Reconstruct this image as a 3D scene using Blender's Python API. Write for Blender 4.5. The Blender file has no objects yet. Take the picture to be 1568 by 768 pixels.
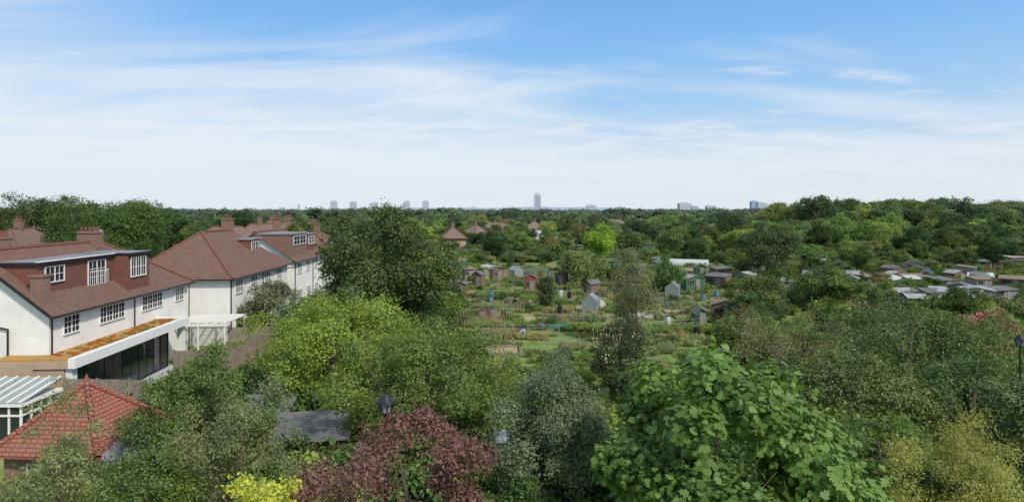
import bpy, math, random
import numpy as np
from mathutils import Vector, Matrix
random.seed(7)
F=934.0; CH=12.0
def PX(px,Y): return (px-784.0)/F*Y
scene=bpy.context.scene
COL=scene.collection
# ---------------------------------------------------------------- materials
def newmat(name):
    m=bpy.data.materials.new(name); m.use_nodes=True
    nt=m.node_tree; nt.nodes.clear()
    out=nt.nodes.new('ShaderNodeOutputMaterial')
    return m,nt,out
def N(nt,t,**kw):
    n=nt.nodes.new(t)
    for k,v in kw.items(): setattr(n,k,v)
    return n
def L(nt,a,b): nt.links.new(a,b)
def math_node(nt,op,a,b=None,clamp=False):
    n=N(nt,'ShaderNodeMath',operation=op); n.use_clamp=clamp
    for i,v in enumerate((a,b)):
        if v is None: continue
        if isinstance(v,(int,float)): n.inputs[i].default_value=v
        else: L(nt,v,n.inputs[i])
    return n.outputs[0]
def mixc(nt,fac,a,b,mode='MIX'):
    n=N(nt,'ShaderNodeMix',data_type='RGBA',blend_type=mode)
    for idx,v in ((0,fac),(6,a),(7,b)):
        if isinstance(v,(int,float)): n.inputs[idx].default_value=v
        elif isinstance(v,tuple): n.inputs[idx].default_value=(v+(1,))[:4]
        else: L(nt,v,n.inputs[idx])
    return n.outputs[2]
def haze(nt,col,scale=1300.0,mx=0.75,hc=(0.30,0.35,0.40)):  # aerial haze painted into the base colour, stronger with distance from the origin
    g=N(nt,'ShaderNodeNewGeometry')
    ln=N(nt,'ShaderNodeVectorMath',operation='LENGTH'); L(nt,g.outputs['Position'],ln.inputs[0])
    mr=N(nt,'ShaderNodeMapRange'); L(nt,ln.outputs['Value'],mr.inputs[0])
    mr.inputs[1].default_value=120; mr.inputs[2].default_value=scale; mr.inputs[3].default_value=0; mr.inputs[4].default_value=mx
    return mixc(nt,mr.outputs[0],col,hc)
def foliage_mat(name,trans=0.3,rough=0.5,hue=(1.2,1.08,0.7),simple_=False):
    m,nt,out=newmat(name)
    oi=N(nt,'ShaderNodeObjectInfo')
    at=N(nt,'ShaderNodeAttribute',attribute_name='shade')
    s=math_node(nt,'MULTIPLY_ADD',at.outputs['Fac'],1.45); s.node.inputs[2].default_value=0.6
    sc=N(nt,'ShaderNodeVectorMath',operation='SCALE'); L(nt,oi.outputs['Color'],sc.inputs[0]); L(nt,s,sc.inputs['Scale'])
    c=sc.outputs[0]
    if not simple_:
        tex=N(nt,'ShaderNodeTexNoise'); tex.inputs['Scale'].default_value=0.55; tex.inputs['Detail'].default_value=2
        g=N(nt,'ShaderNodeNewGeometry'); L(nt,g.outputs['Position'],tex.inputs['Vector'])
        rmp=N(nt,'ShaderNodeMapRange'); L(nt,tex.outputs['Fac'],rmp.inputs[0]); rmp.inputs[1].default_value=.35; rmp.inputs[2].default_value=.7
        yel=mixc(nt,1.0,c,hue,'MULTIPLY')
        c=mixc(nt,math_node(nt,'MULTIPLY',rmp.outputs[0],0.8),c,yel)
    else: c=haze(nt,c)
    c2=mixc(nt,1.0,c,(1.3,1.4,0.75),'MULTIPLY')
    if simple_: bs=N(nt,'ShaderNodeBsdfDiffuse'); L(nt,c,bs.inputs['Color'])
    else:
        bs=N(nt,'ShaderNodeBsdfPrincipled'); L(nt,c,bs.inputs['Base Color']); bs.inputs['Roughness'].default_value=rough
        bs.inputs['Specular IOR Level'].default_value=0.3
    tr=N(nt,'ShaderNodeBsdfTranslucent'); L(nt,c2,tr.inputs['Color'])
    mx=N(nt,'ShaderNodeMixShader'); mx.inputs[0].default_value=trans
    L(nt,bs.outputs[0],mx.inputs[1]); L(nt,tr.outputs[0],mx.inputs[2]); L(nt,mx.outputs[0],out.inputs[0])
    return m
def simple(name,col,rough=0.7,var=0.25,scale=1.5,metal=0,spec=0.4,bump=0.0,hz=False):
    m,nt,out=newmat(name)
    bs=N(nt,'ShaderNodeBsdfPrincipled'); bs.inputs['Roughness'].default_value=rough; bs.inputs['Metallic'].default_value=metal
    bs.inputs['Specular IOR Level'].default_value=spec
    g=N(nt,'ShaderNodeNewGeometry'); t=N(nt,'ShaderNodeTexNoise'); t.inputs['Scale'].default_value=scale; t.inputs['Detail'].default_value=6; t.inputs['Roughness'].default_value=.65
    L(nt,g.outputs['Position'],t.inputs['Vector'])
    mr=N(nt,'ShaderNodeMapRange'); L(nt,t.outputs['Fac'],mr.inputs[0]); mr.inputs[1].default_value=.3; mr.inputs[2].default_value=.7
    a=tuple(c*(1-var) for c in col); b=tuple(min(1,c*(1+var*0.6)) for c in col)
    c=mixc(nt,mr.outputs[0],a,b)
    if hz: c=haze(nt,c)
    L(nt,c,bs.inputs['Base Color'])
    if bump:
        bp=N(nt,'ShaderNodeBump'); bp.inputs['Strength'].default_value=bump; bp.inputs['Distance'].default_value=.05
        t2=N(nt,'ShaderNodeTexNoise'); t2.inputs['Scale'].default_value=scale*12; L(nt,g.outputs['Position'],t2.inputs['Vector'])
        L(nt,t2.outputs['Fac'],bp.inputs['Height']); L(nt,bp.outputs[0],bs.inputs['Normal'])
    L(nt,bs.outputs[0],out.inputs[0])
    return m
def tilemat(name,c1,c2,mortar,bw=0.2,rh=0.12,noise_amt=0.5,patch=(0.1,0.09,0.06),hz=False,ms=0.012):
    m,nt,out=newmat(name)
    g=N(nt,'ShaderNodeNewGeometry'); sp=N(nt,'ShaderNodeSeparateXYZ'); L(nt,g.outputs['Position'],sp.inputs[0])
    sx=math_node(nt,'ADD',sp.outputs[0],sp.outputs[1])
    cb=N(nt,'ShaderNodeCombineXYZ'); L(nt,sx,cb.inputs[0]); L(nt,sp.outputs[2],cb.inputs[1])
    br=N(nt,'ShaderNodeTexBrick'); L(nt,cb.outputs[0],br.inputs['Vector'])
    br.inputs['Color1'].default_value=c1+(1,); br.inputs['Color2'].default_value=c2+(1,); br.inputs['Mortar'].default_value=mortar+(1,)
    br.inputs['Scale'].default_value=1; br.inputs['Brick Width'].default_value=bw; br.inputs['Row Height'].default_value=rh; br.inputs['Mortar Size'].default_value=ms
    t=N(nt,'ShaderNodeTexNoise'); t.inputs['Scale'].default_value=1.1; t.inputs['Detail'].default_value=8; t.inputs['Roughness'].default_value=.7
    L(nt,g.outputs['Position'],t.inputs['Vector'])
    mr=N(nt,'ShaderNodeMapRange'); L(nt,t.outputs['Fac'],mr.inputs[0]); mr.inputs[1].default_value=.38; mr.inputs[2].default_value=.72
    f=math_node(nt,'MULTIPLY',mr.outputs[0],noise_amt)
    c=mixc(nt,f,br.outputs['Color'],patch)
    if hz: c=haze(nt,c)
    bs=N(nt,'ShaderNodeBsdfPrincipled'); bs.inputs['Roughness'].default_value=.85; L(nt,c,bs.inputs['Base Color'])
    bp=N(nt,'ShaderNodeBump'); bp.inputs['Strength'].default_value=.6; bp.inputs['Distance'].default_value=.03
    L(nt,br.outputs['Fac'],bp.inputs['Height']); bp.invert=True; L(nt,bp.outputs[0],bs.inputs['Normal'])
    L(nt,bs.outputs[0],out.inputs[0]); return m
M={}
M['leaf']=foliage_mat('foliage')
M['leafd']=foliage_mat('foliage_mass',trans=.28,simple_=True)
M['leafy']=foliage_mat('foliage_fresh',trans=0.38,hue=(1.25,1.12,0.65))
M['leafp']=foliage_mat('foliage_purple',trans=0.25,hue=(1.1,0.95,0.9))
M['bark']=simple('bark',(0.12,0.09,0.065),.9,.4,3,bump=.5)
M['white']=simple('white_render',(0.80,0.785,0.74),.8,.12,.9,bump=.1)
M['paint']=simple('white_paint',(0.80,0.79,0.76),.45,.05,2)
M['black']=simple('black_plastic',(0.02,0.02,0.022),.4,.2)
M['lead']=simple('grey_flat_roof',(0.24,0.25,0.27),.8,.3,.8)
M['felt']=simple('roofing_felt',(0.14,0.145,0.145),.9,.35,1.2,bump=.3)
M['rust']=simple('weathered_board_roof',(0.24,0.17,0.12),.9,.35,1.2,bump=.3)
M['tan']=simple('tan_render',(0.45,0.33,0.22),.85,.15,1.0)
M['roof']=tilemat('clay_roof_tiles',(0.235,0.11,0.075),(0.165,0.082,0.06),(0.08,0.045,0.035),.22,.10,.7,(0.15,0.125,0.095))
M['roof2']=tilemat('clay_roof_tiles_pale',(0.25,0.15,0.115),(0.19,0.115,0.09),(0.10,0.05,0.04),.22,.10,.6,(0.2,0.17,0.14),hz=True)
M['hung']=tilemat('hung_tiles',(0.27,0.10,0.065),(0.19,0.075,0.05),(0.08,0.035,0.026),.18,.13,.35,(0.14,0.08,0.06))
M['redroof']=tilemat('red_roof_tiles',(0.42,0.12,0.07),(0.32,0.095,0.06),(0.12,0.035,0.025),.26,.13,.55,(0.21,0.15,0.11),ms=.02)
M['brick']=tilemat('brick',(0.28,0.13,0.085),(0.21,0.10,0.065),(0.25,0.21,0.17),.22,.075,.3,(0.10,0.07,0.06))
M['fence']=simple('weathered_fence_wood',(0.27,0.22,0.175),.9,.35,2.5,bump=.4)
M['wood']=simple('shed_wood',(0.20,0.13,0.085),.9,.4,2.0,bump=.3)
M['woodg']=simple('grey_wood',(0.26,0.25,0.23),.9,.3,2.0)
M['cane']=simple('bamboo_canes',(0.42,0.33,0.20),.8,.3,2)
M['soil']=simple('soil',(0.20,0.155,0.11),.95,.4,1.8,bump=.6)
M['straw']=simple('dry_grass',(0.36,0.32,0.18),.95,.35,1.5,bump=.6)
M['lawn']=simple('mown_grass',(0.18,0.24,0.07),.95,.35,1.2,bump=.6)
M['asphalt']=simple('asphalt',(0.055,0.055,0.058),.9,.2,2)
M['greenp']=simple('green_paint',(0.05,0.15,0.09),.6,.2)
M['bluep']=simple('blue_paint',(0.10,0.20,0.33),.6,.2)
M['redp']=simple('red_paint',(0.25,0.07,0.05),.6,.2)
M['net']=simple('pale_netting',(0.48,0.51,0.49),.7,.2,hz=True)
M['metal']=simple('corrugated_metal',(0.33,0.34,0.34),.7,.3,1.0)
M['conc']=simple('pale_concrete',(0.42,0.43,0.45),.8,.1,.02)
def glassmat(name,col=(0.03,0.035,0.04)):
    m,nt,out=newmat(name); bs=N(nt,'ShaderNodeBsdfPrincipled'); bs.inputs['Base Color'].default_value=col+(1,)
    bs.inputs['Roughness'].default_value=.06; bs.inputs['Specular IOR Level'].default_value=.5; L(nt,bs.outputs[0],out.inputs[0]); return m
M['glass']=glassmat('window_glass'); M['glassg']=glassmat('greenhouse_glass',(0.25,0.29,0.28))
M['car']=simple('silver_car_paint',(0.6,0.61,0.63),.25,.03,metal=.3)
def distmat(name,c):
    m,nt,out=newmat(name); bs=N(nt,'ShaderNodeBsdfDiffuse')
    bs.inputs['Color'].default_value=c+(1,)
    L(nt,bs.outputs[0],out.inputs[0]); return m
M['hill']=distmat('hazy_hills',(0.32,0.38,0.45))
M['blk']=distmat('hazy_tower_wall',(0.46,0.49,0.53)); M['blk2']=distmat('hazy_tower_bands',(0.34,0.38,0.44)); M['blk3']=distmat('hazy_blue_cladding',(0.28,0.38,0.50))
m,nt,out=newmat('sedum'); bs=N(nt,'ShaderNodeBsdfPrincipled'); bs.inputs['Roughness'].default_value=.95
g=N(nt,'ShaderNodeNewGeometry'); t=N(nt,'ShaderNodeTexNoise'); t.inputs['Scale'].default_value=1.6; t.inputs['Detail'].default_value=9; t.inputs['Roughness'].default_value=.8
L(nt,g.outputs['Position'],t.inputs['Vector']); r=N(nt,'ShaderNodeValToRGB'); L(nt,t.outputs['Fac'],r.inputs[0])
e=r.color_ramp.elements; e[0].position=.38; e[0].color=(.14,.15,.04,1); e[1].position=.64; e[1].color=(.38,.14,.05,1)
x=e.new(.45); x.color=(.32,.23,.06,1); x=e.new(.54); x.color=(.45,.21,.06,1)
L(nt,r.outputs[0],bs.inputs['Base Color']); bp=N(nt,'ShaderNodeBump'); bp.inputs['Strength'].default_value=.8; L(nt,t.outputs['Fac'],bp.inputs['Height']); L(nt,bp.outputs[0],bs.inputs['Normal'])
L(nt,bs.outputs[0],out.inputs[0]); M['sedum']=m
m,nt,out=newmat('ground_vegetation'); bs=N(nt,'ShaderNodeBsdfPrincipled'); bs.inputs['Roughness'].default_value=.95; bs.inputs['Specular IOR Level'].default_value=.1
g=N(nt,'ShaderNodeNewGeometry'); t=N(nt,'ShaderNodeTexNoise'); t.inputs['Scale'].default_value=.22; t.inputs['Detail'].default_value=10; t.inputs['Roughness'].default_value=.75
L(nt,g.outputs['Position'],t.inputs['Vector']); r=N(nt,'ShaderNodeValToRGB'); L(nt,t.outputs['Fac'],r.inputs[0])
e=r.color_ramp.elements; e[0].position=.32; e[0].color=(.09,.13,.035,1); e[1].position=.70; e[1].color=(.33,.29,.18,1)
x=e.new(.46); x.color=(.17,.235,.065,1); x=e.new(.60); x.color=(.25,.29,.10,1)
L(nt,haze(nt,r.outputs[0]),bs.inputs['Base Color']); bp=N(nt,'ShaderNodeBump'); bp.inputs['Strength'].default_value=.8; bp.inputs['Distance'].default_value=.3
t2=N(nt,'ShaderNodeTexNoise'); t2.inputs['Scale'].default_value=3; t2.inputs['Detail'].default_value=6; L(nt,g.outputs['Position'],t2.inputs['Vector']); L(nt,t2.outputs['Fac'],bp.inputs['Height']); L(nt,bp.outputs[0],bs.inputs['Normal'])
L(nt,bs.outputs[0],out.inputs[0]); M['ground']=m
# ---------------------------------------------------------------- mesh helpers
class MB:
    def __init__(s): s.v=[]; s.f=[]; s.mi=[]; s.mats=[]
    def mid(s,k):
        if k not in s.mats: s.mats.append(k)
        return s.mats.index(k)
    def poly(s,pts,k):
        b=len(s.v); s.v+= [tuple(p) for p in pts]; s.f.append(tuple(range(b,b+len(pts)))); s.mi.append(s.mid(k))
    def box(s,x0,x1,y0,y1,z0,z1,k,top=None):
        b=len(s.v)
        s.v+=[(x0,y0,z0),(x1,y0,z0),(x1,y1,z0),(x0,y1,z0),(x0,y0,z1),(x1,y0,z1),(x1,y1,z1),(x0,y1,z1)]
        fs=[(0,3,2,1),(4,5,6,7),(0,1,5,4),(1,2,6,5),(2,3,7,6),(3,0,4,7)]
        for i,f in enumerate(fs):
            s.f.append(tuple(b+j for j in f)); s.mi.append(s.mid(top if (top and i==1) else k))
    def slab(s,pts,th,k):
        b=len(s.v); n=len(pts)
        s.v+=[tuple(p) for p in pts]+[(p[0],p[1],p[2]-th) for p in pts]
        s.f.append(tuple(range(b,b+n))); s.mi.append(s.mid(k))
        s.f.append(tuple(range(b+2*n-1,b+n-1,-1))); s.mi.append(s.mid(k))
        for i in range(n):
            j=(i+1)%n; s.f.append((b+i,b+n+i,b+n+j,b+j)); s.mi.append(s.mid(k))
    def tube(s,p0,p1,r0,r1,k,n=6):
        p0=Vector(p0); p1=Vector(p1); d=(p1-p0)
        if d.length<1e-5: return
        d.normalize(); a=d.orthogonal().normalized(); c=d.cross(a); b=len(s.v)
        for p,r in((p0,r0),(p1,r1)):
            for i in range(n):
                t=2*math.pi*i/n; s.v.append(tuple(p+a*r*math.cos(t)+c*r*math.sin(t)))
        for i in range(n):
            j=(i+1)%n; s.f.append((b+i,b+j,b+n+j,b+n+i)); s.mi.append(s.mid(k))
        s.f.append(tuple(b+n+i for i in range(n))); s.mi.append(s.mid(k))
    def mesh(s,name):
        me=bpy.data.meshes.new(name); me.from_pydata(s.v,[],s.f)
        for k in s.mats: me.materials.append(M[k])
        me.polygons.foreach_set('material_index',s.mi); me.update(); return me
    def obj(s,name,parent=None,loc=(0,0,0),rz=0):
        o=bpy.data.objects.new(name,s.mesh(name)); COL.objects.link(o)
        o.location=loc; o.rotation_euler=(0,0,rz)
        if parent: o.parent=parent
        return o
def empty(name,loc=(0,0,0),rz=0):
    o=bpy.data.objects.new(name,None); COL.objects.link(o); o.location=loc; o.rotation_euler=(0,0,rz); o.empty_display_size=.5; return o
def window(mb,axis,p,a0,a1,z0,z1,cols,rows,fr='paint',ft=.06,gl='glass'):
    def bx(u0,u1,w0,w1,d0,d1,k):
        if axis=='x': mb.box(p+d0,p+d1,u0,u1,w0,w1,k)
        else: mb.box(u0,u1,p-d1,p-d0,w0,w1,k)
    bx(a0,a1,z0,z1,.005,.02,gl)
    bx(a0-ft,a0,z0-ft,z1+ft,.004,.07,fr); bx(a1,a1+ft,z0-ft,z1+ft,.004,.07,fr)
    bx(a0,a1,z1,z1+ft,.004,.07,fr); bx(a0,a1,z0-ft,z0,.004,.11,fr)
    for i in range(1,cols): 
        c=a0+(a1-a0)*i/cols; bx(c-.035,c+.035,z0,z1,.02,.055,fr)
    for i in range(1,rows):
        c=z0+(z1-z0)*i/rows; bx(a0,a1,c-.015,c+.015,.02,.045,fr)
    n=cols*2
    for i in range(n):
        if i%2: c=a0+(a1-a0)*i/n; bx(c-.012,c+.012,z0,z1,.02,.043,fr)
# ---------------------------------------------------------------- foliage
T4=np.array([(-1,0),(0,1),(1,0),(0,-1)],float)
T6=np.array([(-1,0),(-.35,.95),(.4,.75),(1,0),(.4,-.75),(-.35,-.95)],float)
TF=np.array([(-.85,0),(-.75,.45),(-.1,.95),(.05,.42),(.6,.62),(.5,.25),(1.05,0),(.5,-.25),(.6,-.62),(.05,-.42),(-.1,-.95),(-.75,-.45)],float)
def nrm(a): return a/np.maximum(np.linalg.norm(a,axis=1,keepdims=True),1e-9)
def leaf_geo(C,Nn,size,aspect,rng,tmpl,droop=0.0):
    n=len(C); r=rng.normal(size=(n,3)); r[:,2]-=droop*2
    T=r-Nn*np.sum(r*Nn,axis=1,keepdims=True); T=nrm(T); B=np.cross(Nn,T)
    k=len(tmpl); V=np.empty((n,k,3))
    for i,(a,b) in enumerate(tmpl):
        V[:,i]=C+T*(a*size)[:,None]+B*(b*aspect*size)[:,None]-Nn*((abs(b)*.22*aspect+max(a,0)*.18)*size)[:,None]
    return V.reshape(-1,3),k
def tree_mesh(name,seed,h,rx,ch,npuff=40,nleaf=8000,leaf=.1,aspect=.5,tmpl=T4,droop=0,mat='leaf',bark='bark',
              shape='round',ry=None,trunk=.16,puff=(.2,.36),sprig=9,shoot=.14,limbs=10,jit=.55,spr=1.9):
    rng=np.random.default_rng(seed); ry=ry or rx; rz=ch/2; cz=h-rz
    ph=rng.uniform(0,6.28,6)
    d=nrm(rng.normal(size=(npuff,3)))
    rad=.35+.62*rng.random(npuff)**.55
    az=np.arctan2(d[:,1],d[:,0])
    warp=1+.14*np.sin(2*az+ph[0])+.1*np.sin(3*az+ph[1]+2*d[:,2])+.1*np.sin(5*d[:,2]+ph[2])
    pc=d*rad[:,None]*warp[:,None]
    pr=rng.uniform(puff[0],puff[1],npuff)
    if shape=='cone':
        t=rng.random(npuff)**.8; rr=(1-t)*.85+.05; a=rng.uniform(0,6.28,npuff)
        pc=np.stack([np.cos(a)*rr*.75,np.sin(a)*rr*.75,t*2-1],1); pr=pr*(rr*.7+.3)
    if shape=='column':
        t=rng.random(npuff); rr=np.sqrt(np.clip(1-(t*2-1)**4,0,1)); a=rng.uniform(0,6.28,npuff)
        pc=np.stack([np.cos(a)*rr*.55,np.sin(a)*rr*.55,(t*2-1)*.95],1)
    lim=np.maximum(np.linalg.norm(pc,axis=1),1e-6)
    if shape=='round':
        f=np.minimum(1,(1-pr*.75)*warp/lim); pc=pc*f[:,None]
    S=np.array([rx,ry,rz]); mr=(rx+ry+rz)/3 if shape!='column' else min(rx,rz)
    P=pc*S; PR=pr*mr
    ns=max(npuff,int(nleaf/sprig)); w=PR**2; w/=w.sum()
    pi=rng.choice(npuff,ns,p=w)
    outw=nrm(P+np.array([0,0,.15*rz]))
    dd=nrm(nrm(rng.normal(size=(ns,3)))+outw[pi]*.55+np.array([0,0,.22]))
    ext=.5+.52*rng.random(ns)**.6; sh=rng.random(ns)<shoot; ext=np.where(sh,ext+rng.random(ns)*.55,ext)
    sp=P[pi]+dd*(PR[pi]*ext)[:,None]*np.array([1,1,.85])
    li=np.repeat(np.arange(ns),sprig); n=len(li)
    C=sp[li]+rng.normal(size=(n,3))*leaf*spr*np.array([1,1,.75+droop*1.5])
    if droop: C[:,2]-=np.abs(rng.normal(size=n))*leaf*droop*3
    Nn=nrm(dd[li]*.75+np.array([0,0,.5])+rng.normal(size=(n,3))*jit)
    size=leaf*rng.uniform(.65,1.25,n)
    C[:,2]+=cz
    keep=C[:,2]>.05; C=C[keep];Nn=Nn[keep];size=size[keep];li=li[keep];n=len(C)
    V,k=leaf_geo(C,Nn,size,aspect,rng,tmpl,droop)
    psh=rng.random(npuff); ssh=rng.random(ns)
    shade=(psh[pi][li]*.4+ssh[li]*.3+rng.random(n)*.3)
    mb=MB()
    top=Vector((0,0,cz+rz*.35)); base=Vector((0,0,-.1)); tr=trunk*mr*.35
    mid1=Vector((rng.normal()*.03*rx,rng.normal()*.03*rx,max(.2,cz-rz*.75)))
    mb.tube(base,mid1,tr*1.25,tr,bark,8)
    mid2=Vector((rng.normal()*.08*rx,rng.normal()*.08*rx,cz))
    mb.tube(mid1,mid2,tr,tr*.65,bark,7); mb.tube(mid2,top+Vector((0,0,rz*.2)),tr*.65,tr*.15,bark,6)
    for j in range(min(limbs,npuff)):
        q=Vector(P[j]+np.array([0,0,cz])); s0=mid1.lerp(mid2,rng.random()); m=s0.lerp(q,.5)+Vector((0,0,-.06*mr))
        mb.tube(s0,m,tr*.4,tr*.24,bark,5); mb.tube(m,q,tr*.24,tr*.07,bark,5)
        for q2 in range(2):
            e=q+Vector(rng.normal(size=3)*PR[j]*.7); mb.tube(q,e,tr*.08,tr*.03,bark,4)
    tv=np.array(mb.v); nb=len(tv)
    allv=np.vstack([tv,V]); me=bpy.data.meshes.new(name)
    lt=np.concatenate([np.array([len(f) for f in mb.f]),np.full(n,k)])
    li2=np.concatenate([np.array([i for f in mb.f for i in f]),np.arange(n*k)+nb])
    ls=np.concatenate([[0],np.cumsum(lt)[:-1]])
    me.vertices.add(len(allv)); me.vertices.foreach_set('co',allv.ravel())
    me.loops.add(len(li2)); me.loops.foreach_set('vertex_index',li2.astype(np.int32))
    me.polygons.add(len(lt)); me.polygons.foreach_set('loop_start',ls.astype(np.int32)); me.polygons.foreach_set('loop_total',lt.astype(np.int32))
    me.materials.append(M[bark]); me.materials.append(M[mat])
    mi=np.concatenate([np.zeros(len(mb.f)),np.ones(n)]).astype(np.int32); me.polygons.foreach_set('material_index',mi)
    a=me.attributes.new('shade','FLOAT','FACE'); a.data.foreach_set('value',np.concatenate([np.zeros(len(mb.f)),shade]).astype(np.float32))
    me.update(calc_edges=True); me.validate()
    return me
def put(name,me,x,y,col,s=1,rz=None,parent=None,z=0,sz=None):
    o=bpy.data.objects.new(name,me); COL.objects.link(o); o.location=(x,y,z)
    o.scale=(s,s,s if sz is None else sz); o.rotation_euler=(0,0,random.uniform(0,6.28) if rz is None else rz)
    o.color=tuple(col)+(1,)
    if parent: o.parent=parent
    return o
G_MID=(.095,.140,.042); G_DARK=(.055,.090,.030); G_LIGHT=(.18,.235,.06); G_GREY=(.145,.170,.10); G_OLIVE=(.155,.16,.065)
def near(name,seed,px,Y,top,wpx,bot,col,nleaf,leaf,**kw):
    h=CH-(top-322)*Y/F; rx=wpx/2*Y/F; zb=max(.25,CH-(bot-322)*Y/F); me=tree_mesh(name,seed,h,rx,h-zb,nleaf=nleaf,leaf=leaf,**kw)
    return put(name,me,PX(px,Y),Y,(col[0]*1.03,col[1]*1.0,col[2]*1.0),rz=0)
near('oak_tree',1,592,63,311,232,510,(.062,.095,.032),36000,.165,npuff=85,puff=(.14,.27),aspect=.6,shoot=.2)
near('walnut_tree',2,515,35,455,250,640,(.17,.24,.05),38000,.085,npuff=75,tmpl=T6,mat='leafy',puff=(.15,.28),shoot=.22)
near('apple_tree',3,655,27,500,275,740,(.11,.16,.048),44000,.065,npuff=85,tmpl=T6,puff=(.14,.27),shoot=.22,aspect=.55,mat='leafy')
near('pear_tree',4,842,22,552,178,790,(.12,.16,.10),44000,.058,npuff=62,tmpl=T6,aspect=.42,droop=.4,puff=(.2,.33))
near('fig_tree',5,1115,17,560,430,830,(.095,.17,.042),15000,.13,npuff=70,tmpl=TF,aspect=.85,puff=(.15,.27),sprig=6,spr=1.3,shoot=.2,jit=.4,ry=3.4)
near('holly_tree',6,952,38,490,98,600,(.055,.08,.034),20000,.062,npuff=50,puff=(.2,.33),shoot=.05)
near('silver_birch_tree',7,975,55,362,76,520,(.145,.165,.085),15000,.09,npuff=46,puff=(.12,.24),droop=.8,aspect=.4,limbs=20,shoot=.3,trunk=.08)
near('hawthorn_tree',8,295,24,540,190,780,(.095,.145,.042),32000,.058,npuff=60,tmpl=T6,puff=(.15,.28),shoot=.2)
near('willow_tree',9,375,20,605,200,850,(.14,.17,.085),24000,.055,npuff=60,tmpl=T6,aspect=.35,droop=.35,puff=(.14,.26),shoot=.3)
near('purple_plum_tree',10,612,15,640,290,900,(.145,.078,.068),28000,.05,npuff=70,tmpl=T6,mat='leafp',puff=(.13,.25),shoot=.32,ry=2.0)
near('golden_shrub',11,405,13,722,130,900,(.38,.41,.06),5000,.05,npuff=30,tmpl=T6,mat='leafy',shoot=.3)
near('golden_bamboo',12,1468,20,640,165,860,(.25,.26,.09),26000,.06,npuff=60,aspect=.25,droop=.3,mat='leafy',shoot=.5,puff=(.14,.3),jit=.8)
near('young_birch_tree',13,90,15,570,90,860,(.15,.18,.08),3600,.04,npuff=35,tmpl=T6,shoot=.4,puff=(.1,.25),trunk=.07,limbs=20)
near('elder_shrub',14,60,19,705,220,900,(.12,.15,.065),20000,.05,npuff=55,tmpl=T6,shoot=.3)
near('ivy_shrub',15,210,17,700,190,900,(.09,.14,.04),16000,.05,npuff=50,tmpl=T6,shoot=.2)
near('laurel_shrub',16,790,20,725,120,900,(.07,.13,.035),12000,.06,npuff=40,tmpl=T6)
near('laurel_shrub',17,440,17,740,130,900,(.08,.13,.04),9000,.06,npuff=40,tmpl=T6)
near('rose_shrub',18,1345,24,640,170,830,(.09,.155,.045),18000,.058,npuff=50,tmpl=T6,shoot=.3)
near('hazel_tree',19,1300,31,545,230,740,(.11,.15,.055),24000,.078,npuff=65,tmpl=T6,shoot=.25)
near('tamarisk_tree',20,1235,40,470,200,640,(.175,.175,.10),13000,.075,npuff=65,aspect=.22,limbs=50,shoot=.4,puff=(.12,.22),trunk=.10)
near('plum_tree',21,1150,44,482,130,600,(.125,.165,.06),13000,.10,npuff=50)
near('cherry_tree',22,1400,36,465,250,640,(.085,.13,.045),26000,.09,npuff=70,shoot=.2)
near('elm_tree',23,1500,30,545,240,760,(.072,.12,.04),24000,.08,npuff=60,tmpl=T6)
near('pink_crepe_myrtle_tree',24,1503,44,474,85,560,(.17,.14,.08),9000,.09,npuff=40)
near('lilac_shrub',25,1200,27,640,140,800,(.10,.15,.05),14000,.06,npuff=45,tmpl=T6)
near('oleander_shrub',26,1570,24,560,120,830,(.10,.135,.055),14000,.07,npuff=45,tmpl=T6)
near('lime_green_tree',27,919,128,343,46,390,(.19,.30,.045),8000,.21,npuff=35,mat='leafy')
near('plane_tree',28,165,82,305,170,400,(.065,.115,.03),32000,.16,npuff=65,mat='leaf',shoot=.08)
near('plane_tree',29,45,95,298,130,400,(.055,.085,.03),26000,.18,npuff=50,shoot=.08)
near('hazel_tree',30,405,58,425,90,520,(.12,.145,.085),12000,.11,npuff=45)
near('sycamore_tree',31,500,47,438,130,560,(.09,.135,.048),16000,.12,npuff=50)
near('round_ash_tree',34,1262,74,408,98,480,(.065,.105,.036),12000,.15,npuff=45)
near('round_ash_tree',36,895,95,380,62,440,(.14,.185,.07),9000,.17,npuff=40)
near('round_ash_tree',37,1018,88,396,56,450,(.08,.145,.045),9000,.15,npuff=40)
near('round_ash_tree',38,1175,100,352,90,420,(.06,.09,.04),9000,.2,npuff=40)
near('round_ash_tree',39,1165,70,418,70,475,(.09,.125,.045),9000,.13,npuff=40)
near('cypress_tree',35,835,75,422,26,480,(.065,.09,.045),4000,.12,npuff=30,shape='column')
fl=tree_mesh('blossom',77,CH-(478-322)*43.6/F,2.0,4.2,npuff=30,nleaf=2600,leaf=.10,aspect=.9,mat='leafp',puff=(.1,.2),trunk=.05)
bl2=tree_mesh('cream_berries',78,CH-(490-322)*38/F,2.0,4.3,npuff=50,nleaf=900,leaf=.06,aspect=.9,puff=(.2,.33),trunk=.05,sprig=3)
for o in list(COL.objects):
    if o.name.startswith('pink_crepe'): put('blossom',fl,0,0,(.40,.17,.17),parent=o,rz=0)
    if o.name.startswith('holly_tree'): put('cream_berries',bl2,0,0,(.30,.29,.20),parent=o,rz=0)
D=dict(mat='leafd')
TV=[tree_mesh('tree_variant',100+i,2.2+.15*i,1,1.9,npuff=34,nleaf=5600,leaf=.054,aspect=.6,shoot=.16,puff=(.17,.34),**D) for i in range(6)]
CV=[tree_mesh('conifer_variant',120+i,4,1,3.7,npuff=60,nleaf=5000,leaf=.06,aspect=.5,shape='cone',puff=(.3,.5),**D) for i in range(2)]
SV=[tree_mesh('shrub_variant',140+i,1.5,1,1.45,npuff=26,nleaf=2200,leaf=.078,aspect=.55,shoot=.25,puff=(.2,.4),**D) for i in range(5)]
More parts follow.
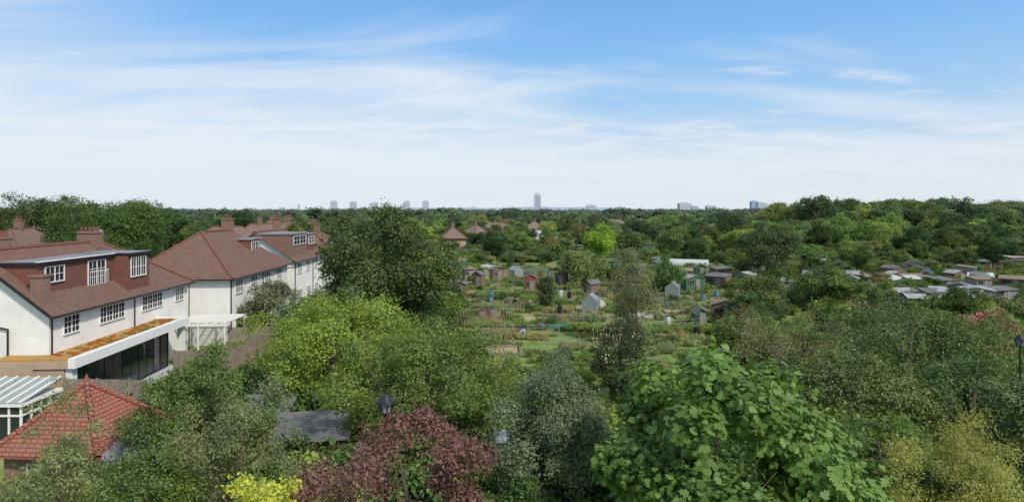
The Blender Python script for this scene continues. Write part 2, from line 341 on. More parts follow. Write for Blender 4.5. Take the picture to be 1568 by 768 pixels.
FV=[tree_mesh('far_tree_variant',160+i,2.0,1,1.8,npuff=26,nleaf=1800,leaf=.1,aspect=.7,shoot=.12,puff=(.2,.36),**D) for i in range(4)]
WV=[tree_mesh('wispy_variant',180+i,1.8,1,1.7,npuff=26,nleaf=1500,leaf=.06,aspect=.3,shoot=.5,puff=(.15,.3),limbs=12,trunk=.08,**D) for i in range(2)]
def jcol(base,a=.33):
    k=random.uniform(1-a,1+a); t=random.uniform(-.2,.18); return (base[0]*k*(1+t),base[1]*k,base[2]*k*(1-t*.5))
def pick(lst): return random.choice(lst)
def in_house(x,y):
    return (x<-19.5 and 22<y<57) or (x<-23.5 and 50<y<95)
def zone(x,y):
    px=784+x*F/y
    if 46<y<140 and 690<px<1110: return 'plots'
    if 68<y<135 and px>=1110: return 'sheds'
    return ''
sh=empty('allotment_shrubs'); tr=empty('allotment_trees')
GC=[G_MID,G_MID,G_DARK,G_LIGHT,G_GREY,G_OLIVE,(.12,.17,.05),G_DARK]
for _ in range(3900):
    u=random.random(); y=math.sqrt(40**2+u*(190**2-40**2)); x=random.uniform(-.2,.9)*y if random.random()<.9 else random.uniform(-.45,.9)*y
    if in_house(x,y): continue
    z=zone(x,y); px=784+x*F/y
    if z=='plots' and random.random()<.62: continue
    if 740<px<1100 and y<60 and random.random()<.6: continue
    if z=='sheds' and random.random()<.12: continue
    s=random.uniform(.3,.8) if z=='plots' else random.uniform(.9,2.1)
    if z=='sheds': s=random.uniform(.6,1.4)
    if y<60: s=min(s,.6 if 740<px<1110 else 1.4)
    put('shrub',pick(SV+WV[:1]),x,y,jcol(pick(GC)),s,parent=sh,sz=s*random.uniform(.6,1.0))
for _ in range(320):
    u=random.random(); y=math.sqrt(62**2+u*(200**2-62**2)); x=random.uniform(-.3,.9)*y
    z=zone(x,y)
    if in_house(x,y) or (z=='plots' and random.random()<.85) or (z=='sheds' and random.random()<.68): continue
    px=784+x*F/y
    if y<75 and px<720: continue
    s=random.uniform(1.5,2.8)*(1 if y>100 else .75)
    if random.random()<.07: put('conifer',pick(CV),x,y,jcol(G_DARK),s*.4,parent=tr,sz=s*.45)
    else: put('tree',pick(TV),x,y,jcol(pick(GC)),s,parent=tr,sz=s*random.uniform(.7,.95))
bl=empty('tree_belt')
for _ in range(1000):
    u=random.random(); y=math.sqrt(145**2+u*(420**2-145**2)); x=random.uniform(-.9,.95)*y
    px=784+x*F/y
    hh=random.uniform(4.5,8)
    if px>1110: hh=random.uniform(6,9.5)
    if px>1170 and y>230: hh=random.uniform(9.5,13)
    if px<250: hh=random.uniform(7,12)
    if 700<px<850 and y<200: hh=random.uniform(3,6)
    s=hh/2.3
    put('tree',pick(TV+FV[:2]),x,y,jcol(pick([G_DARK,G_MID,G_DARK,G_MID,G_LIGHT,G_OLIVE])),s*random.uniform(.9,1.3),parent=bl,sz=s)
for _ in range(110):
    y=random.uniform(95,230); x=random.uniform(-.95,-.3)*y
    hh=random.uniform(6,9.5); 
    if 225<784+x*F/y<300 and y<130: continue
    s=hh/2.3; put('tree',pick(TV),x,y,jcol(pick([G_DARK,G_MID])),s,parent=bl,sz=s)
dt=empty('distant_trees')
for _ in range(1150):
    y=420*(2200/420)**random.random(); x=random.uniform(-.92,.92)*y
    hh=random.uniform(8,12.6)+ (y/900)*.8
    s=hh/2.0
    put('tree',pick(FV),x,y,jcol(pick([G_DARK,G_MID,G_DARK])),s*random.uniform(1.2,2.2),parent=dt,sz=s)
for _ in range(60):
    y=random.uniform(210,300); x=PX(random.uniform(1180,1600),y); hh=random.uniform(11,14.3); s=hh/2.3
    put('tree',pick(TV),x,y,jcol(pick([G_DARK,G_MID]),.2),s*1.15,parent=bl,sz=s)
us=empty('understorey_shrubs')
for _ in range(400):
    y=random.uniform(20,46); x=random.uniform(-.75,.88)*y
    if in_house(x,y) and not (x>-21.5 and y>35): continue
    px=784+x*F/y
    if 700<px<830 and 24<y<33: continue
    if y>38 and px<520: continue
    s=random.uniform(.8,1.9); cc=pick([G_MID,G_DARK,G_MID,G_LIGHT])
    if 740<px<1110 and y>31: s*=.38; cc=pick([G_LIGHT,G_MID,G_LIGHT])
    put('shrub',pick(SV),x,y,jcol(cc),s,parent=us,sz=s*random.uniform(.8,1.2))
# ---------------------------------------------------------------- ground
gb=MB(); R=9000; gb.poly([(-R,-200,0),(R,-200,0),(R,R,0),(-R,R,0)],'ground'); gb.obj('ground')
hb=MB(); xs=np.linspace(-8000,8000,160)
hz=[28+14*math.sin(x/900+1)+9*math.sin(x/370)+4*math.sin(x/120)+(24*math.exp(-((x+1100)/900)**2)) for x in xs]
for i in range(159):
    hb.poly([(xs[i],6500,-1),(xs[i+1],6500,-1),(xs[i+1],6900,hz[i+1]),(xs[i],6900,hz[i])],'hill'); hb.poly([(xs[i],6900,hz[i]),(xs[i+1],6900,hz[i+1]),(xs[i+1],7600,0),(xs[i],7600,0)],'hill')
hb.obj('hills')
k=0
for gy in range(0,22):
    y=48+gy*4.0
    for gx in range(-3,14):
        x=-13+gx*5.6+random.uniform(-.5,.5)
        if x>y*.38 or in_house(x,y) or random.random()<.15: continue
        mb=MB(); w=random.uniform(3.6,4.9); d=random.uniform(1.6,3.0); k+=1
        zz=.012+.004*(k%5)
        mt=pick(['soil','straw','lawn','soil','lawn','straw'])
        mb.poly([(-w/2,-d/2,0),(w/2,-d/2,0),(w/2,d/2,0),(-w/2,d/2,0)],mt)
        if random.random()<.5:
            for (a0,a1,b0,b1) in ((-w/2,w/2,-d/2-.05,-d/2),(-w/2,w/2,d/2,d/2+.05),(-w/2-.05,-w/2,-d/2,d/2),(w/2,w/2+.05,-d/2,d/2)): mb.box(a0,a1,b0,b1,-.01,.22,'fence')
        mb.obj('allotment_bed',loc=(x,y,zz),rz=random.uniform(-.1,.1)+.05)
cr=empty('vegetable_crops')
for _ in range(420):
    y=random.uniform(42,130); x=PX(random.uniform(690,1110),y); c=pick([(.20,.27,.08),(.15,.21,.06),(.26,.31,.12),(.14,.18,.09),(.30,.28,.14)])
    n=random.randint(4,8); s=random.uniform(.18,.45)
    for i in range(n): put('crop',SV[i%5],x+i*s*1.3,y,jcol(c,.12),s,parent=cr,sz=s*random.uniform(.8,1.4))
for _ in range(34):
    y=random.uniform(50,110); x=PX(random.uniform(700,1090),y); mb=MB(); n=random.randint(4,9)
    for i in range(n):
        mb.tube((i*.35,-.4,0),(i*.35,.05,1.9),.016,.012,'cane',4); mb.tube((i*.35,.4,0),(i*.35,-.05,1.9),.016,.012,'cane',4)
    mb.tube((-.2,0,1.85),(n*.35,0,1.85),.016,.016,'cane',4); mb.obj('bean_canes',loc=(x,y,0),rz=random.uniform(-.7,.7))
# ---------------------------------------------------------------- sheds
def shed(px,Y,w=2.4,d=1.9,h=2.0,rz=None,wall='wood',roof='felt',kind='pitch',name='shed'):
    mb=MB(); rz=random.uniform(-.9,.9) if rz is None else rz; a,b=w/2,d/2; rh=h+.45
    if kind=='pitch':
        mb.box(-a,a,-b,b,0,h,wall); mb.poly([(-a,-b,h),(a,-b,h),(0,-b,rh)],wall); mb.poly([(a,b,h),(-a,b,h),(0,b,rh)],wall)
        o=.14
        sl=(rh-h)/a
        mb.slab([(-a-o,-b-o,h-o*sl+.05),(0,-b-o,rh+.05),(0,b+o,rh+.05),(-a-o,b+o,h-o*sl+.05)],.04,roof)
        mb.slab([(0,-b-o,rh+.055),(a+o,-b-o,h-o*sl+.055),(a+o,b+o,h-o*sl+.055),(0,b+o,rh+.055)],.04,roof)
    else:
        mb.box(-a,a,-b,b,0,h,wall); mb.poly([(-a,b,h),(-a,-b,h),(-a,b,h+.3)],wall); mb.poly([(a,-b,h),(a,b,h),(a,b,h+.3)],wall); mb.poly([(a,b,h),(-a,b,h),(-a,b,h+.3),(a,b,h+.3)],wall)
        mb.slab([(-a-.12,-b-.2,h+.03),(a+.12,-b-.2,h+.03),(a+.12,b+.15,h+.36),(-a-.12,b+.15,h+.36)],.05,roof)
    mb.box(-.35+a*.3,.35+a*.3,-b-.04,-b-.003,.05,1.7,'woodg'); mb.box(.2+a*.3,.25+a*.3,-b-.06,-b-.04,.9,1.05,'black')
    window(mb,'y',-b,-a*.75,-a*.15,1.1,1.55,1,1,ft=.03,fr='woodg')
    for i in range(int(w/.3)): mb.box(-a+i*.3,-a+i*.3+.012,-b-.01,-b-.002,0,h,'black')
    return mb.obj(name,loc=(PX(px,Y),Y,0),rz=rz)
def greenhouse(px,Y,w=2,d=2.6,rz=.2):
    mb=MB(); a,b=w/2,d/2; mb.box(-a,a,-b,b,0,1.5,'glassg')
    mb.poly([(-a,-b,1.5),(a,-b,1.5),(0,-b,2.2)],'glassg'); mb.poly([(a,b,1.5),(-a,b,1.5),(0,b,2.2)],'glassg')
    mb.poly([(-a,-b,1.5),(0,-b,2.2),(0,b,2.2),(-a,b,1.5)],'glassg'); mb.poly([(0,-b,2.2),(a,-b,1.5),(a,b,1.5),(0,b,2.2)],'glassg')
    for i in range(5):
        y=-b+d*i/4
        for s in(-1,1): mb.tube((s*(a+.02),y,0),(s*(a+.02),y,1.5),.025,.025,'metal',4); mb.tube((s*(a+.02),y,1.52),(0,y,2.23),.025,.025,'metal',4)
    mb.tube((0,-b,2.23),(0,b,2.23),.03,.03,'metal',4)
    mb.obj('greenhouse',loc=(PX(px,Y),Y,0),rz=rz)
shed(812,90,1.6,1.6,2.2,wall='redp',rz=0); shed(760,104,2,1.6); shed(700,83,2.6,2,rz=.1,wall='wood'); shed(733,96,1.5,1.4); shed(860,96,1.6,1.4,wall='wood')
shed(1070,62,1.2,1.1,1.7,wall='greenp',rz=.1); shed(1110,66,2.8,2.0,1.9,wall='wood',rz=-.3,roof='rust'); shed(1130,64,2,2,1.8,wall='woodg',kind='flat')
SL=[(1060,92,3.0,'metal','pitch'),(1100,94,3.2,'felt','flat'),(1140,96,3.0,'metal','pitch'),(1105,108,3.6,'felt','flat'),(1150,112,3,'felt','pitch'),(1050,104,2.2,'rust','flat'),
   (1200,90,2.0,'metal','flat'),(1330,84,3.0,'felt','flat'),(1365,92,5.2,'net','flat'),(1400,96,4.2,'rust','flat'),(1440,92,3,'felt','flat'),(1470,84,3.0,'felt','pitch'),(1380,78,3.6,'metal','flat'),(1430,76,2.6,'felt','flat'),
   (1350,74,2.6,'rust','flat'),(1490,78,4,'metal','pitch'),(1530,80,4.2,'felt','flat'),(1550,92,3,'rust','flat'),(1455,70,1.8,'net','pitch'),(1310,96,2.4,'felt','flat'),(1290,88,1.8,'metal','pitch'),
   (1400,118,3,'felt','pitch'),(1255,128,3,'metal','flat'),(1510,124,5,'felt','flat'),(1550,130,4,'metal','flat'),(1480,112,3,'rust','flat'),
   (940,120,3,'felt','pitch'),(975,106,2.0,'felt','pitch'),(1010,118,2.4,'felt','flat')]
for i in range(16): SL.append((random.uniform(1290,1540),random.uniform(72,108),random.uniform(1.6,3.4),pick(['metal','felt','rust','net']),pick(['flat','pitch'])))
for i in range(7): SL.append((random.uniform(690,1180),random.uniform(84,140),random.uniform(1.2,2.2),pick(['rust','felt','felt','felt']),pick(['flat','pitch'])))
for (p,Y,w,rf,kd) in SL:
    shed(p,Y,w,random.uniform(1.6,2.6),random.uniform(1.6,2.1),wall=pick(['wood','woodg','wood','greenp','woodg','wood']),roof=rf,kind=kd)
for p,Y in [(905,72),(1030,84),(790,108),(1385,88),(1240,100),(1500,98),(1420,104)]: greenhouse(p,Y,1.7,2.1,random.uniform(-.8,.8))
def tunnel(px,Y,w,l,mat='net',h=1.0,rz=0):
    mb=MB(); n=10
    for i in range(n):
        t0=math.pi*i/n; t1=math.pi*(i+1)/n
        mb.poly([(-math.cos(t0)*w/2,0,math.sin(t0)*h),(-math.cos(t0)*w/2,l,math.sin(t0)*h),(-math.cos(t1)*w/2,l,math.sin(t1)*h),(-math.cos(t1)*w/2,0,math.sin(t1)*h)],mat)
    for e in(0,l): mb.poly([(-math.cos(math.pi*i/n)*w/2,e,math.sin(math.pi*i/n)*h) for i in range(n+1)],mat)
    mb.obj('polytunnel',loc=(PX(px,Y),Y,0),rz=rz)
for a in [(922,76,1.0,2.0,'net',.8,.3),(1085,130,3,8,'net',1.5,1.2),(1180,118,2,5,'net',1.1,.9),(1445,74,1.4,3,'net',.9,.2),(840,118,1.6,5,'greenp',.8,1.2),(1520,104,2,6,'net',1.4,1.3),(760,124,1.6,4,'net',.8,.8),(1000,68,1,3,'net',.5,1.3),(870,62,.9,3,'greenp',.5,1.4)]: tunnel(*a)
for i in range(50):
    Y=random.uniform(56,115); p=random.uniform(700,1110) if i%3 else random.uniform(1290,1500); mb=MB(); c=pick(['bluep','black','greenp','redp','net','black'])
    mb.tube((0,0,0),(0,0,.45),.27,.33,c,12); mb.tube((0,0,.45),(0,0,.9),.33,.27,c,12); mb.tube((0,0,.9),(0,0,.95),.29,.27,'black',12); mb.obj('water_butt',loc=(PX(p,Y),Y,0))
def lowfence(px,Y,l,rz):
    mb=MB(); n=int(l/1.5)
    for i in range(n+1): mb.box(i*1.5,i*1.5+.07,0,.07,0,1.15,'woodg')
    for z in(.4,.75,1.05): mb.box(0,n*1.5,-.025,-.003,z,z+.035,'woodg')
    mb.obj('allotment_post_fence',loc=(PX(px,Y),Y,0),rz=rz)
for a in [(760,58,7,.1),(830,64,8,-.2),(1000,60,6,.3),(720,72,8,.1),(900,84,10,0),(1020,76,7,-.3),(860,52,5,.1)]: lowfence(*a)
# ---------------------------------------------------------------- house A
def chimney(mb,x,y,z0,z1,w=.9,d=.6,pots=3):
    mb.box(x-w/2,x+w/2,y-d/2,y+d/2,z0,z1,'brick'); mb.box(x-w/2-.06,x+w/2+.06,y-d/2-.06,y+d/2+.06,z1,z1+.12,'brick')
    for i in range(pots):
        px=x-w/2+w*(i+.5)/pots; mb.tube((px,y,z1+.12),(px,y,z1+.5),.11,.09,'hung',8)
A=empty('semi_detached_house',(-26.2,34.8,0),math.radians(3.2))
w=MB(); w.box(-8.8,-.4,0.3,17.0,0,5.95,'white'); w.poly([(-8.8,.3,5.95),(-.4,.3,5.95),(-.4,.3,6.15),(-4.6,.3,9.5),(-8.8,.3,6.15)],'white'); w.obj('walls',A)
r=MB(); Lh=17.3
r.slab([(0,0,5.95),(0,Lh,5.95),(-4.6,12,9.65),(-4.6,0,9.65)],.16,'roof'); r.slab([(-4.6,0,9.65),(-4.6,12,9.65),(-9.2,Lh,5.95),(-9.2,0,5.95)],.16,'roof'); r.slab([(0,Lh,5.95),(-9.2,Lh,5.95),(-4.6,12,9.65)],.16,'roof')
r.tube((-4.6,0,9.68),(-4.6,12,9.68),.12,.12,'hung'); r.tube((-4.6,12,9.68),(0,Lh,6),.11,.11,'hung')
r.tube((.06,0,5.88),(.06,Lh,5.88),.07,.07,'black'); r.slab([(.0,-.02,5.93),(-4.6,-.02,9.62),(-4.6,-.06,9.62),(0,-.06,5.93)],.2,'black')
r.obj('roof',A)
d=MB(); d.box(-4.4,-1.45,.9,8.3,6.9,8.8,'hung'); d.box(-4.5,-1.25,.75,8.28,8.8,8.97,'black',top='lead'); d.box(-1.5,-1.22,.72,8.2,8.97,9.0,'paint')
d.box(-3.6,-.5,8.32,11.2,6.3,8.8,'hung'); d.box(-4.4,-.3,8.3,11.35,8.801,9.0,'black',top='lead')
d.obj('dormers',A)
wi=MB()
window(wi,'x',-1.45,1.5,3.1,7.72,8.6,2,2); window(wi,'x',-1.45,5.5,7.3,7.05,8.62,2,3); window(wi,'x',-.5,8.75,10.6,7.3,8.6,3,2)
for i in range(10): wi.tube((-1.25,5.45+i*.21,7.1),(-1.25,5.45+i*.21,7.95),.015,.015,'paint',4)
wi.tube((-1.25,5.4,7.95),(-1.25,7.4,7.95),.03,.03,'paint',5)
for a,b,c in((1.5,2.9,2),(5.0,7.7,4),(10.0,12.8,4),(14.9,16.2,2)): window(wi,'x',-.4,a,b,4.65,5.65,c,3)
for y in(.1,8.6,16.8): wi.tube((-.3,y+.3,0),(-.3,y+.3,5.8),.045,.045,'black')
wi.tube((-2.6,.2,0),(-2.6,.2,5.2),.05,.05,'black'); wi.tube((-2.6,.2,5.2),(-4,.2,5.5),.05,.05,'black'); wi.tube((-3.4,.2,5.36),(-3.4,.2,5.9),.05,.05,'black')
wi.obj('windows_and_pipes',A)
c=MB(); chimney(c,-5.2,3.0,9.2,10.25,1.2,.7,4); chimney(c,-4.7,11,9.2,10.3,1.5,.7,5); chimney(c,-1.2,.75,6.6,8.15,.75,.6,0)
c.tube((-4.6,9.3,9.6),(-4.6,9.3,12.2),.025,.02,'black',5); 
for i in range(6): c.tube((-5.0,9.3-.5+i*.2,12.1),(-4.2,9.3-.5+i*.2,12.1),.012,.012,'black',4)
c.tube((-4.6,8.6,12.1),(-4.6,10.5,12.1),.015,.015,'black',4)
c.tube((-4.2,11.2,10.3),(-4.12,11.12,10.33),.32,.30,'lead',14)
c.obj('chimneys_and_aerials',A)
ex=MB(); ex.box(-2.6,-.41,-1.0,.28,0,3.2,'tan'); ex.box(-.4,1.2,-.9,-.1,0,3.2,'tan')
ex.box(-2.7,1.49,-1.0,.25,3.2,3.62,'tan')
ex.box(1.5,1.9,-1.05,12.4,3.22,3.78,'paint'); ex.box(-.39,1.5,12.0,12.4,3.22,3.78,'paint'); ex.box(-.39,1.5,.26,12.0,3.24,3.5,'paint')
ex.box(-2.65,1.495,-.9,.29,3.625,3.70,'sedum'); ex.box(-.385,1.498,.3,11.98,3.5,3.70,'sedum')
ex.box(1.2,1.6,11.9,12.35,0,3.22,'paint'); ex.box(1.25,1.6,-.85,-.4,0,3.22,'paint'); ex.box(-.39,.3,11.95,12.3,0,3.22,'tan')
ex.box(-.39,1.7,-.1,12.2,-.01,.12,'conc')
window(ex,'x',.5,0,11.8,.2,2.95,6,1,fr='black',ft=.08); ex.box(.4,.49,-.1,11.9,0.12,3.2,'black')
ex.obj('rear_extension',A)
for i in range(90):
    put('sedum_tuft',SV[i%5],random.uniform(-.2,1.35),random.uniform(.0,11.8),pick([(.42,.20,.05),(.30,.24,.06),(.2,.2,.06),(.42,.16,.06)]),random.uniform(.1,.25),parent=A,z=3.67,sz=.07)
def house(name,loc,rz,Lh,W,ev=5.9,rd=9.8,wall='white',roof='roof',hipn=True,dorm=(),chim=(),wins=True):
    E=empty(name,loc,rz); w=MB(); w.box(-W+.4,-.4,.4,Lh-.4,0,ev,wall); w.obj('walls',E)
    r=MB(); a=W/2; hn=a if hipn else 0; a2=min(a,Lh/2-.2); 
    if hipn: hn=a2
    r.slab([(0,0,ev),(0,Lh,ev),(-a,Lh-a2,rd),(-a,hn,rd)],.16,roof); r.slab([(-a,hn,rd),(-a,Lh-a2,rd),(-W,Lh,ev),(-W,0,ev)],.16,roof); r.slab([(0,Lh,ev),(-W,Lh,ev),(-a,Lh-a2,rd)],.16,roof)
    if hipn: r.slab([(0,0,ev),(-a,hn,rd),(-W,0,ev)],.16,roof); r.tube((0,0,ev+.03),(-a,hn,rd+.03),.1,.1,'hung',6); r.tube((-W,0,ev+.03),(-a,hn,rd+.03),.1,.1,'hung',6)
    else: w2=MB(); w2.poly([(-W+.4,.41,ev),(-.4,.41,ev),(-a,.41,rd-.2)],wall); w2.obj('gable',E)
    r.tube((-a,hn,rd+.03),(-a,Lh-a2,rd+.03),.12,.12,'hung',6); r.tube((.06,0,ev-.1),(.06,Lh,ev-.1),.06,.06,'black',6); r.tube((-W,-.05,ev-.1),(0,-.05,ev-.1),.06,.06,'black',6)
    for (x0,x1,y0,y1,z0,z1,k) in dorm:
        r.box(x0,x1,y0,y1,z0,z1,k); r.box(x0-.1,x1+.15,y0-.12,y1+.12,z1,z1+.15,'lead'); window(r,'x',x1,y0+.5,y1-.5,z1-1.25,z1-.25,2,2)
    for c in chim: chimney(r,*c)
    r.obj('roof',E)
    if wins:
        wi=MB(); y=1.6
        while y<Lh-2.4:
            window(wi,'x',-.4,y,y+1.6,ev-1.5,ev-.4,3,2); window(wi,'x',-.4,y,y+1.8,.9,2.3,3,2); y+=3.6
        window(wi,'y',.4,-W*.6,-W*.6+.9,ev-1.5,ev-.5,1,2)
        for yy in(.5,Lh/2): wi.tube((-.3,yy,0),(-.3,yy,ev-.1),.045,.045,'black')
        wi.obj('windows',E)
    return E
house('semi_detached_house',(-24.7,53.9,0),math.radians(2.4),16.5,10,5.95,9.9,dorm=[(-4.6,-2.4,10.2,13.2,7,8.9,'hung')],chim=[(-5,11.2,9.2,11.0,.9,.7,3)])
house('semi_detached_house',(-25.6,72.5,0),math.radians(2.4),16,10,5.9,9.4,hipn=False,dorm=[(-4.8,-.7,.6,6.5,5.9,9.1,'brick'),(-4.8,-1.2,8.5,12,5.9,8.8,'hung')],chim=[(-5,8,9.2,10.8,.9,.7,3)])
house('semi_detached_house',(-26,91,0),.04,14,10,ev=5.2,rd=8.6,chim=[(-5,7,8.2,9.8,.9,.7,3)])
for i,(x,y,rz) in enumerate([(-47,84,-1.3),(-50,104,-1.3),(-60,75,.1),(-75,96,.2),(-44,128,.1),(-56,150,.1)]):
    house('detached_house',(x,y,0),rz,13,9,5.6,9.6,roof='roof2',chim=[(-4.5,6,9,10.7,.9,.7,3)])
for p,Y,rz,ln in [(752,190,.9,7),(792,225,1.35,13),(832,250,1.6,8),(716,160,.2,6),(640,270,1.4,8),(960,300,1.5,12),(500,240,1.2,9),(470,200,.4,8),(430,250,.4,9)]:
    house('suburban_house',(PX(p,Y),Y,0),rz,ln,7,4.7,7.6,wall=pick(['white','white','tan']),roof='roof2',chim=[(-3.5,3.5,7.0,8.5,.9,.7,3)])
# ---------------------------------------------------------------- conservatories etc
P=MB()
for i in range(7): P.box(-4.2+i*.7,-4.12+i*.7,0,4.2,2.75,2.9,'paint')
for y in(0,4.1): P.box(-4.4,.3,y,y+.12,2.6,2.748,'paint'); 
for x in(-4.2,-2.1,0): 
    for y in(0.02,4.12): P.box(x,x+.11,y,y+.09,0,2.6,'paint')
for i in range(16): P.box(-4.4,.3,.2+i*.25,.25+i*.25,2.91,2.95,'paint')
P.obj('white_pergola',loc=(-23.4,49.5,0),rz=.05)
def conserv(name,loc,rz,w,d,h):
    mb=MB(); mb.box(0,w,0,d,0,.6,'paint'); mb.box(.05,w-.05,.05,d-.05,.6,h,'glass'); 
    n=int(w/.55)
    for i in range(n+1):
        x=i*(w-.08)/n; mb.box(x,x+.08,-.01,.06,.6,h,'paint')
    n2=int(d/.55)
    for i in range(n2+1):
        y=i*(d-.08)/n2; mb.box(w-.06,w+.01,y,y+.08,.6,h,'paint')
    mb.box(-.02,w+.02,-.03,.07,h-.5,h-.42,'paint'); mb.box(w-.07,w+.03,0.08,d,h-.5,h-.42,'paint')
    mb.box(-.1,w+.1,-.1,d+.1,h,h+.16,'paint')
    mb.slab([(-.1,-.1,h+.2),(w+.1,-.1,h+.2),(w+.1,d+.1,h+.75),(-.1,d+.1,h+.75)],.03,'glassg')
    for i in range(n+1):
        x=i*(w-.08)/n; mb.slab([(x,-.12,h+.25),(x+.08,-.12,h+.25),(x+.08,d+.1,h+.8),(x,d+.1,h+.8)],.05,'paint')
    mb.obj(name,loc=loc,rz=rz)
conserv('white_conservatory',(-30.2,30.2,0),0,5.9,2.6,2.3)
rb=MB(); ap=(-18.0,25.8,4.7); c1=(-15.9,23.4,2.5); c2=(-15.6,27.9,2.5); c3=(-20.4,23.7,2.5); c4=(-20.1,28.2,2.5)
for a,b in((c1,c2),(c2,c4),(c4,c3),(c3,c1)): rb.slab([a,b,ap],.12,'redroof')
for a in(c1,c2,c3,c4): 
    n=14
    for i in range(n):
        t0=i/n; t1=(i+.92)/n; p0=[a[j]+(ap[j]-a[j])*t0 for j in range(3)]; p1=[a[j]+(ap[j]-a[j])*t1 for j in range(3)]; p0[2]+=.05;p1[2]+=.05; rb.tube(p0,p1,.12,.10,'redroof',8)
rb.tube((ap[0],ap[1],4.65),(ap[0],ap[1],4.95),.14,.09,'redroof',8); rb.tube((ap[0],ap[1],4.95),(ap[0],ap[1],5.1),.05,.02,'redroof',8)
rb.box(-20,-16.1,24,27.7,0,2.48,'brick'); window(rb,'y',24,-19,-17.6,1,2,2,2); rb.obj('garden_pavilion')
def fence(x0,y0,x1,y1,h,name='wooden_fence',gap=.15):
    ln=math.hypot(x1-x0,y1-y0); n=int(ln/gap); mb=MB()
    for i in range(n): 
        o=.012*(i%2); mb.box(i*gap,i*gap+gap-.012,-.02+o,.0+o,0.05,h+random.uniform(-.015,.015),'fence')
    for i in range(int(ln/1.8)+1): mb.box(i*1.8,i*1.8+.1,-.12,-.03,0,h+.08,'fence')
    for z in(.4,h-.3): mb.box(0,ln,.03,.07,z,z+.08,'fence')
    mb.obj(name,loc=(x0,y0,0),rz=math.atan2(y1-y0,x1-x0))
fence(-24.2,33.0,-19.5,32.8,2.9); fence(-19.5,32.9,-20.6,52.5,1.9); fence(-24.3,52.2,-20,52.6,2.0); fence(-22.3,47,-19.6,47,1.6); fence(-21,52.6,-21,90,1.8)
fence(-24.4,44.0,-20.6,44.2,1.9,gap=.2)
lw=MB(); lw.poly([(-24.2,33.2,.02),(-20.2,33.2,.02),(-21,52,.02),(-24.5,52,.02)],'lawn'); lw.obj('lawn')
gsh=empty('garden_shrubs')
for _ in range(14): put('shrub',pick(SV),random.uniform(-22.8,-20.4),random.uniform(35,51),jcol(pick([G_MID,G_DARK,G_LIGHT])),random.uniform(.5,1.0),parent=gsh)
def groofs(px,Y,w,d,h,rz,roof): shed(px,Y,w,d,h,rz=rz,wall='wood',roof=roof,kind='flat',name='garden_shed')
groofs(480,26.5,3.0,2.6,2.5,.2,'felt'); groofs(405,30,2.4,2.6,2.2,.1,'felt'); groofs(212,24.5,2.0,2.2,2.4,.4,'lead')
rd=MB(); rd.poly([(-14,24,.016),(14,24,.016),(14,31,.016),(-14,31,.016)],'asphalt'); rd.box(-14,14,23.85,23.98,0,.12,'conc'); rd.box(-14,14,31.02,31.15,0,.12,'conc'); rd.obj('driveway')
def car(loc,rz):
    mb=MB(); prof=[(-2.1,.35),(-2.15,.75),(-1.95,.95),(-1.55,1.02),(-1.0,1.42),(.35,1.45),(1.05,.98),(1.9,.85),(2.12,.62),(2.1,.32)]
    def xs(p,y,ins): return [(a,y*(1-ins*max(0,b-.95)),b) for a,b in p]
    l=xs(prof,-.86,.35); r_=xs(prof,.86,.35); mb.poly(l,'car'); mb.poly(r_[::-1],'car')
    for i in range(len(prof)):
        j=(i+1)%len(prof); mb.poly([l[i],r_[i],r_[j],l[j]],'glass' if i in(3,5) else 'car')
    for s in(-1,1):
        mb.poly([(-1.35,s*.868,1.0),(-.95,s*.74,1.36),(.3,s*.73,1.38),(.85,s*.868,1.0)],'glass')
        for x in(-1.35,1.3): mb.tube((x,s*.70,.32),(x,s*.90,.32),.32,.32,'black',16); mb.tube((x,s*.9,.32),(x,s*.91,.32),.19,.17,'metal',10)
    mb.box(2.09,2.14,-.75,-.4,.6,.74,'paint'); mb.box(2.09,2.14,.4,.75,.6,.74,'paint')
    mb.obj('parked_car',loc=loc,rz=rz)
car((-.6,28.6,.02),.05); car((-7.4,26.5,.02),.1)
def lamp(px,Y,h):
    lp=MB(); lp.tube((0,0,0),(0,0,1.2),.09,.07,'black',10); lp.tube((0,0,1.2),(0,0,h-.55),.055,.04,'black',10); z=h-.55
    lp.tube((0,0,z),(0,0,z+.06),.1,.15,'black',10); lp.tube((0,0,z+.06),(0,0,z+.33),.14,.2,'glassg',8)
    for i in range(6):
        a=i*math.pi/3; lp.tube((.145*math.cos(a),.145*math.sin(a),z+.06),(.21*math.cos(a),.21*math.sin(a),z+.33),.018,.018,'black',4)
    lp.tube((0,0,z+.33),(0,0,z+.38),.29,.27,'black',12); lp.tube((0,0,z+.38),(0,0,z+.55),.22,.05,'black',12)
    lp.obj('street_lamp',loc=(PX(px,Y),Y,0))
lamp(590,16.8,6.95); lamp(1562,28,6.3)
# ---------------------------------------------------------------- skyline
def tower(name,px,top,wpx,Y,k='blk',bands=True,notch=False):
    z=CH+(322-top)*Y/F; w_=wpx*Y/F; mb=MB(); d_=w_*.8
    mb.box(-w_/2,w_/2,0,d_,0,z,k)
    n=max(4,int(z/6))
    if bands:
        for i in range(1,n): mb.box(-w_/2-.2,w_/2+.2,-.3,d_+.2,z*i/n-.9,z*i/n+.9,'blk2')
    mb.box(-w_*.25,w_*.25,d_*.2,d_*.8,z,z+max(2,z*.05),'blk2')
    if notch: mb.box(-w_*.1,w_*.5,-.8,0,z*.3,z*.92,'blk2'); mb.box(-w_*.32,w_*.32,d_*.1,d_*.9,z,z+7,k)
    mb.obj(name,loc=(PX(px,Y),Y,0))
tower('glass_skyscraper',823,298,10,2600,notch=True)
for p,t,w_ in [(510,308,9),(540,309,9),(571,311,11),(622,308,9),(651,308,9),(457,313,3),(596,313,6),(430,318,9),(385,319,12)]: tower('tower_block',p,t,w_,2300)
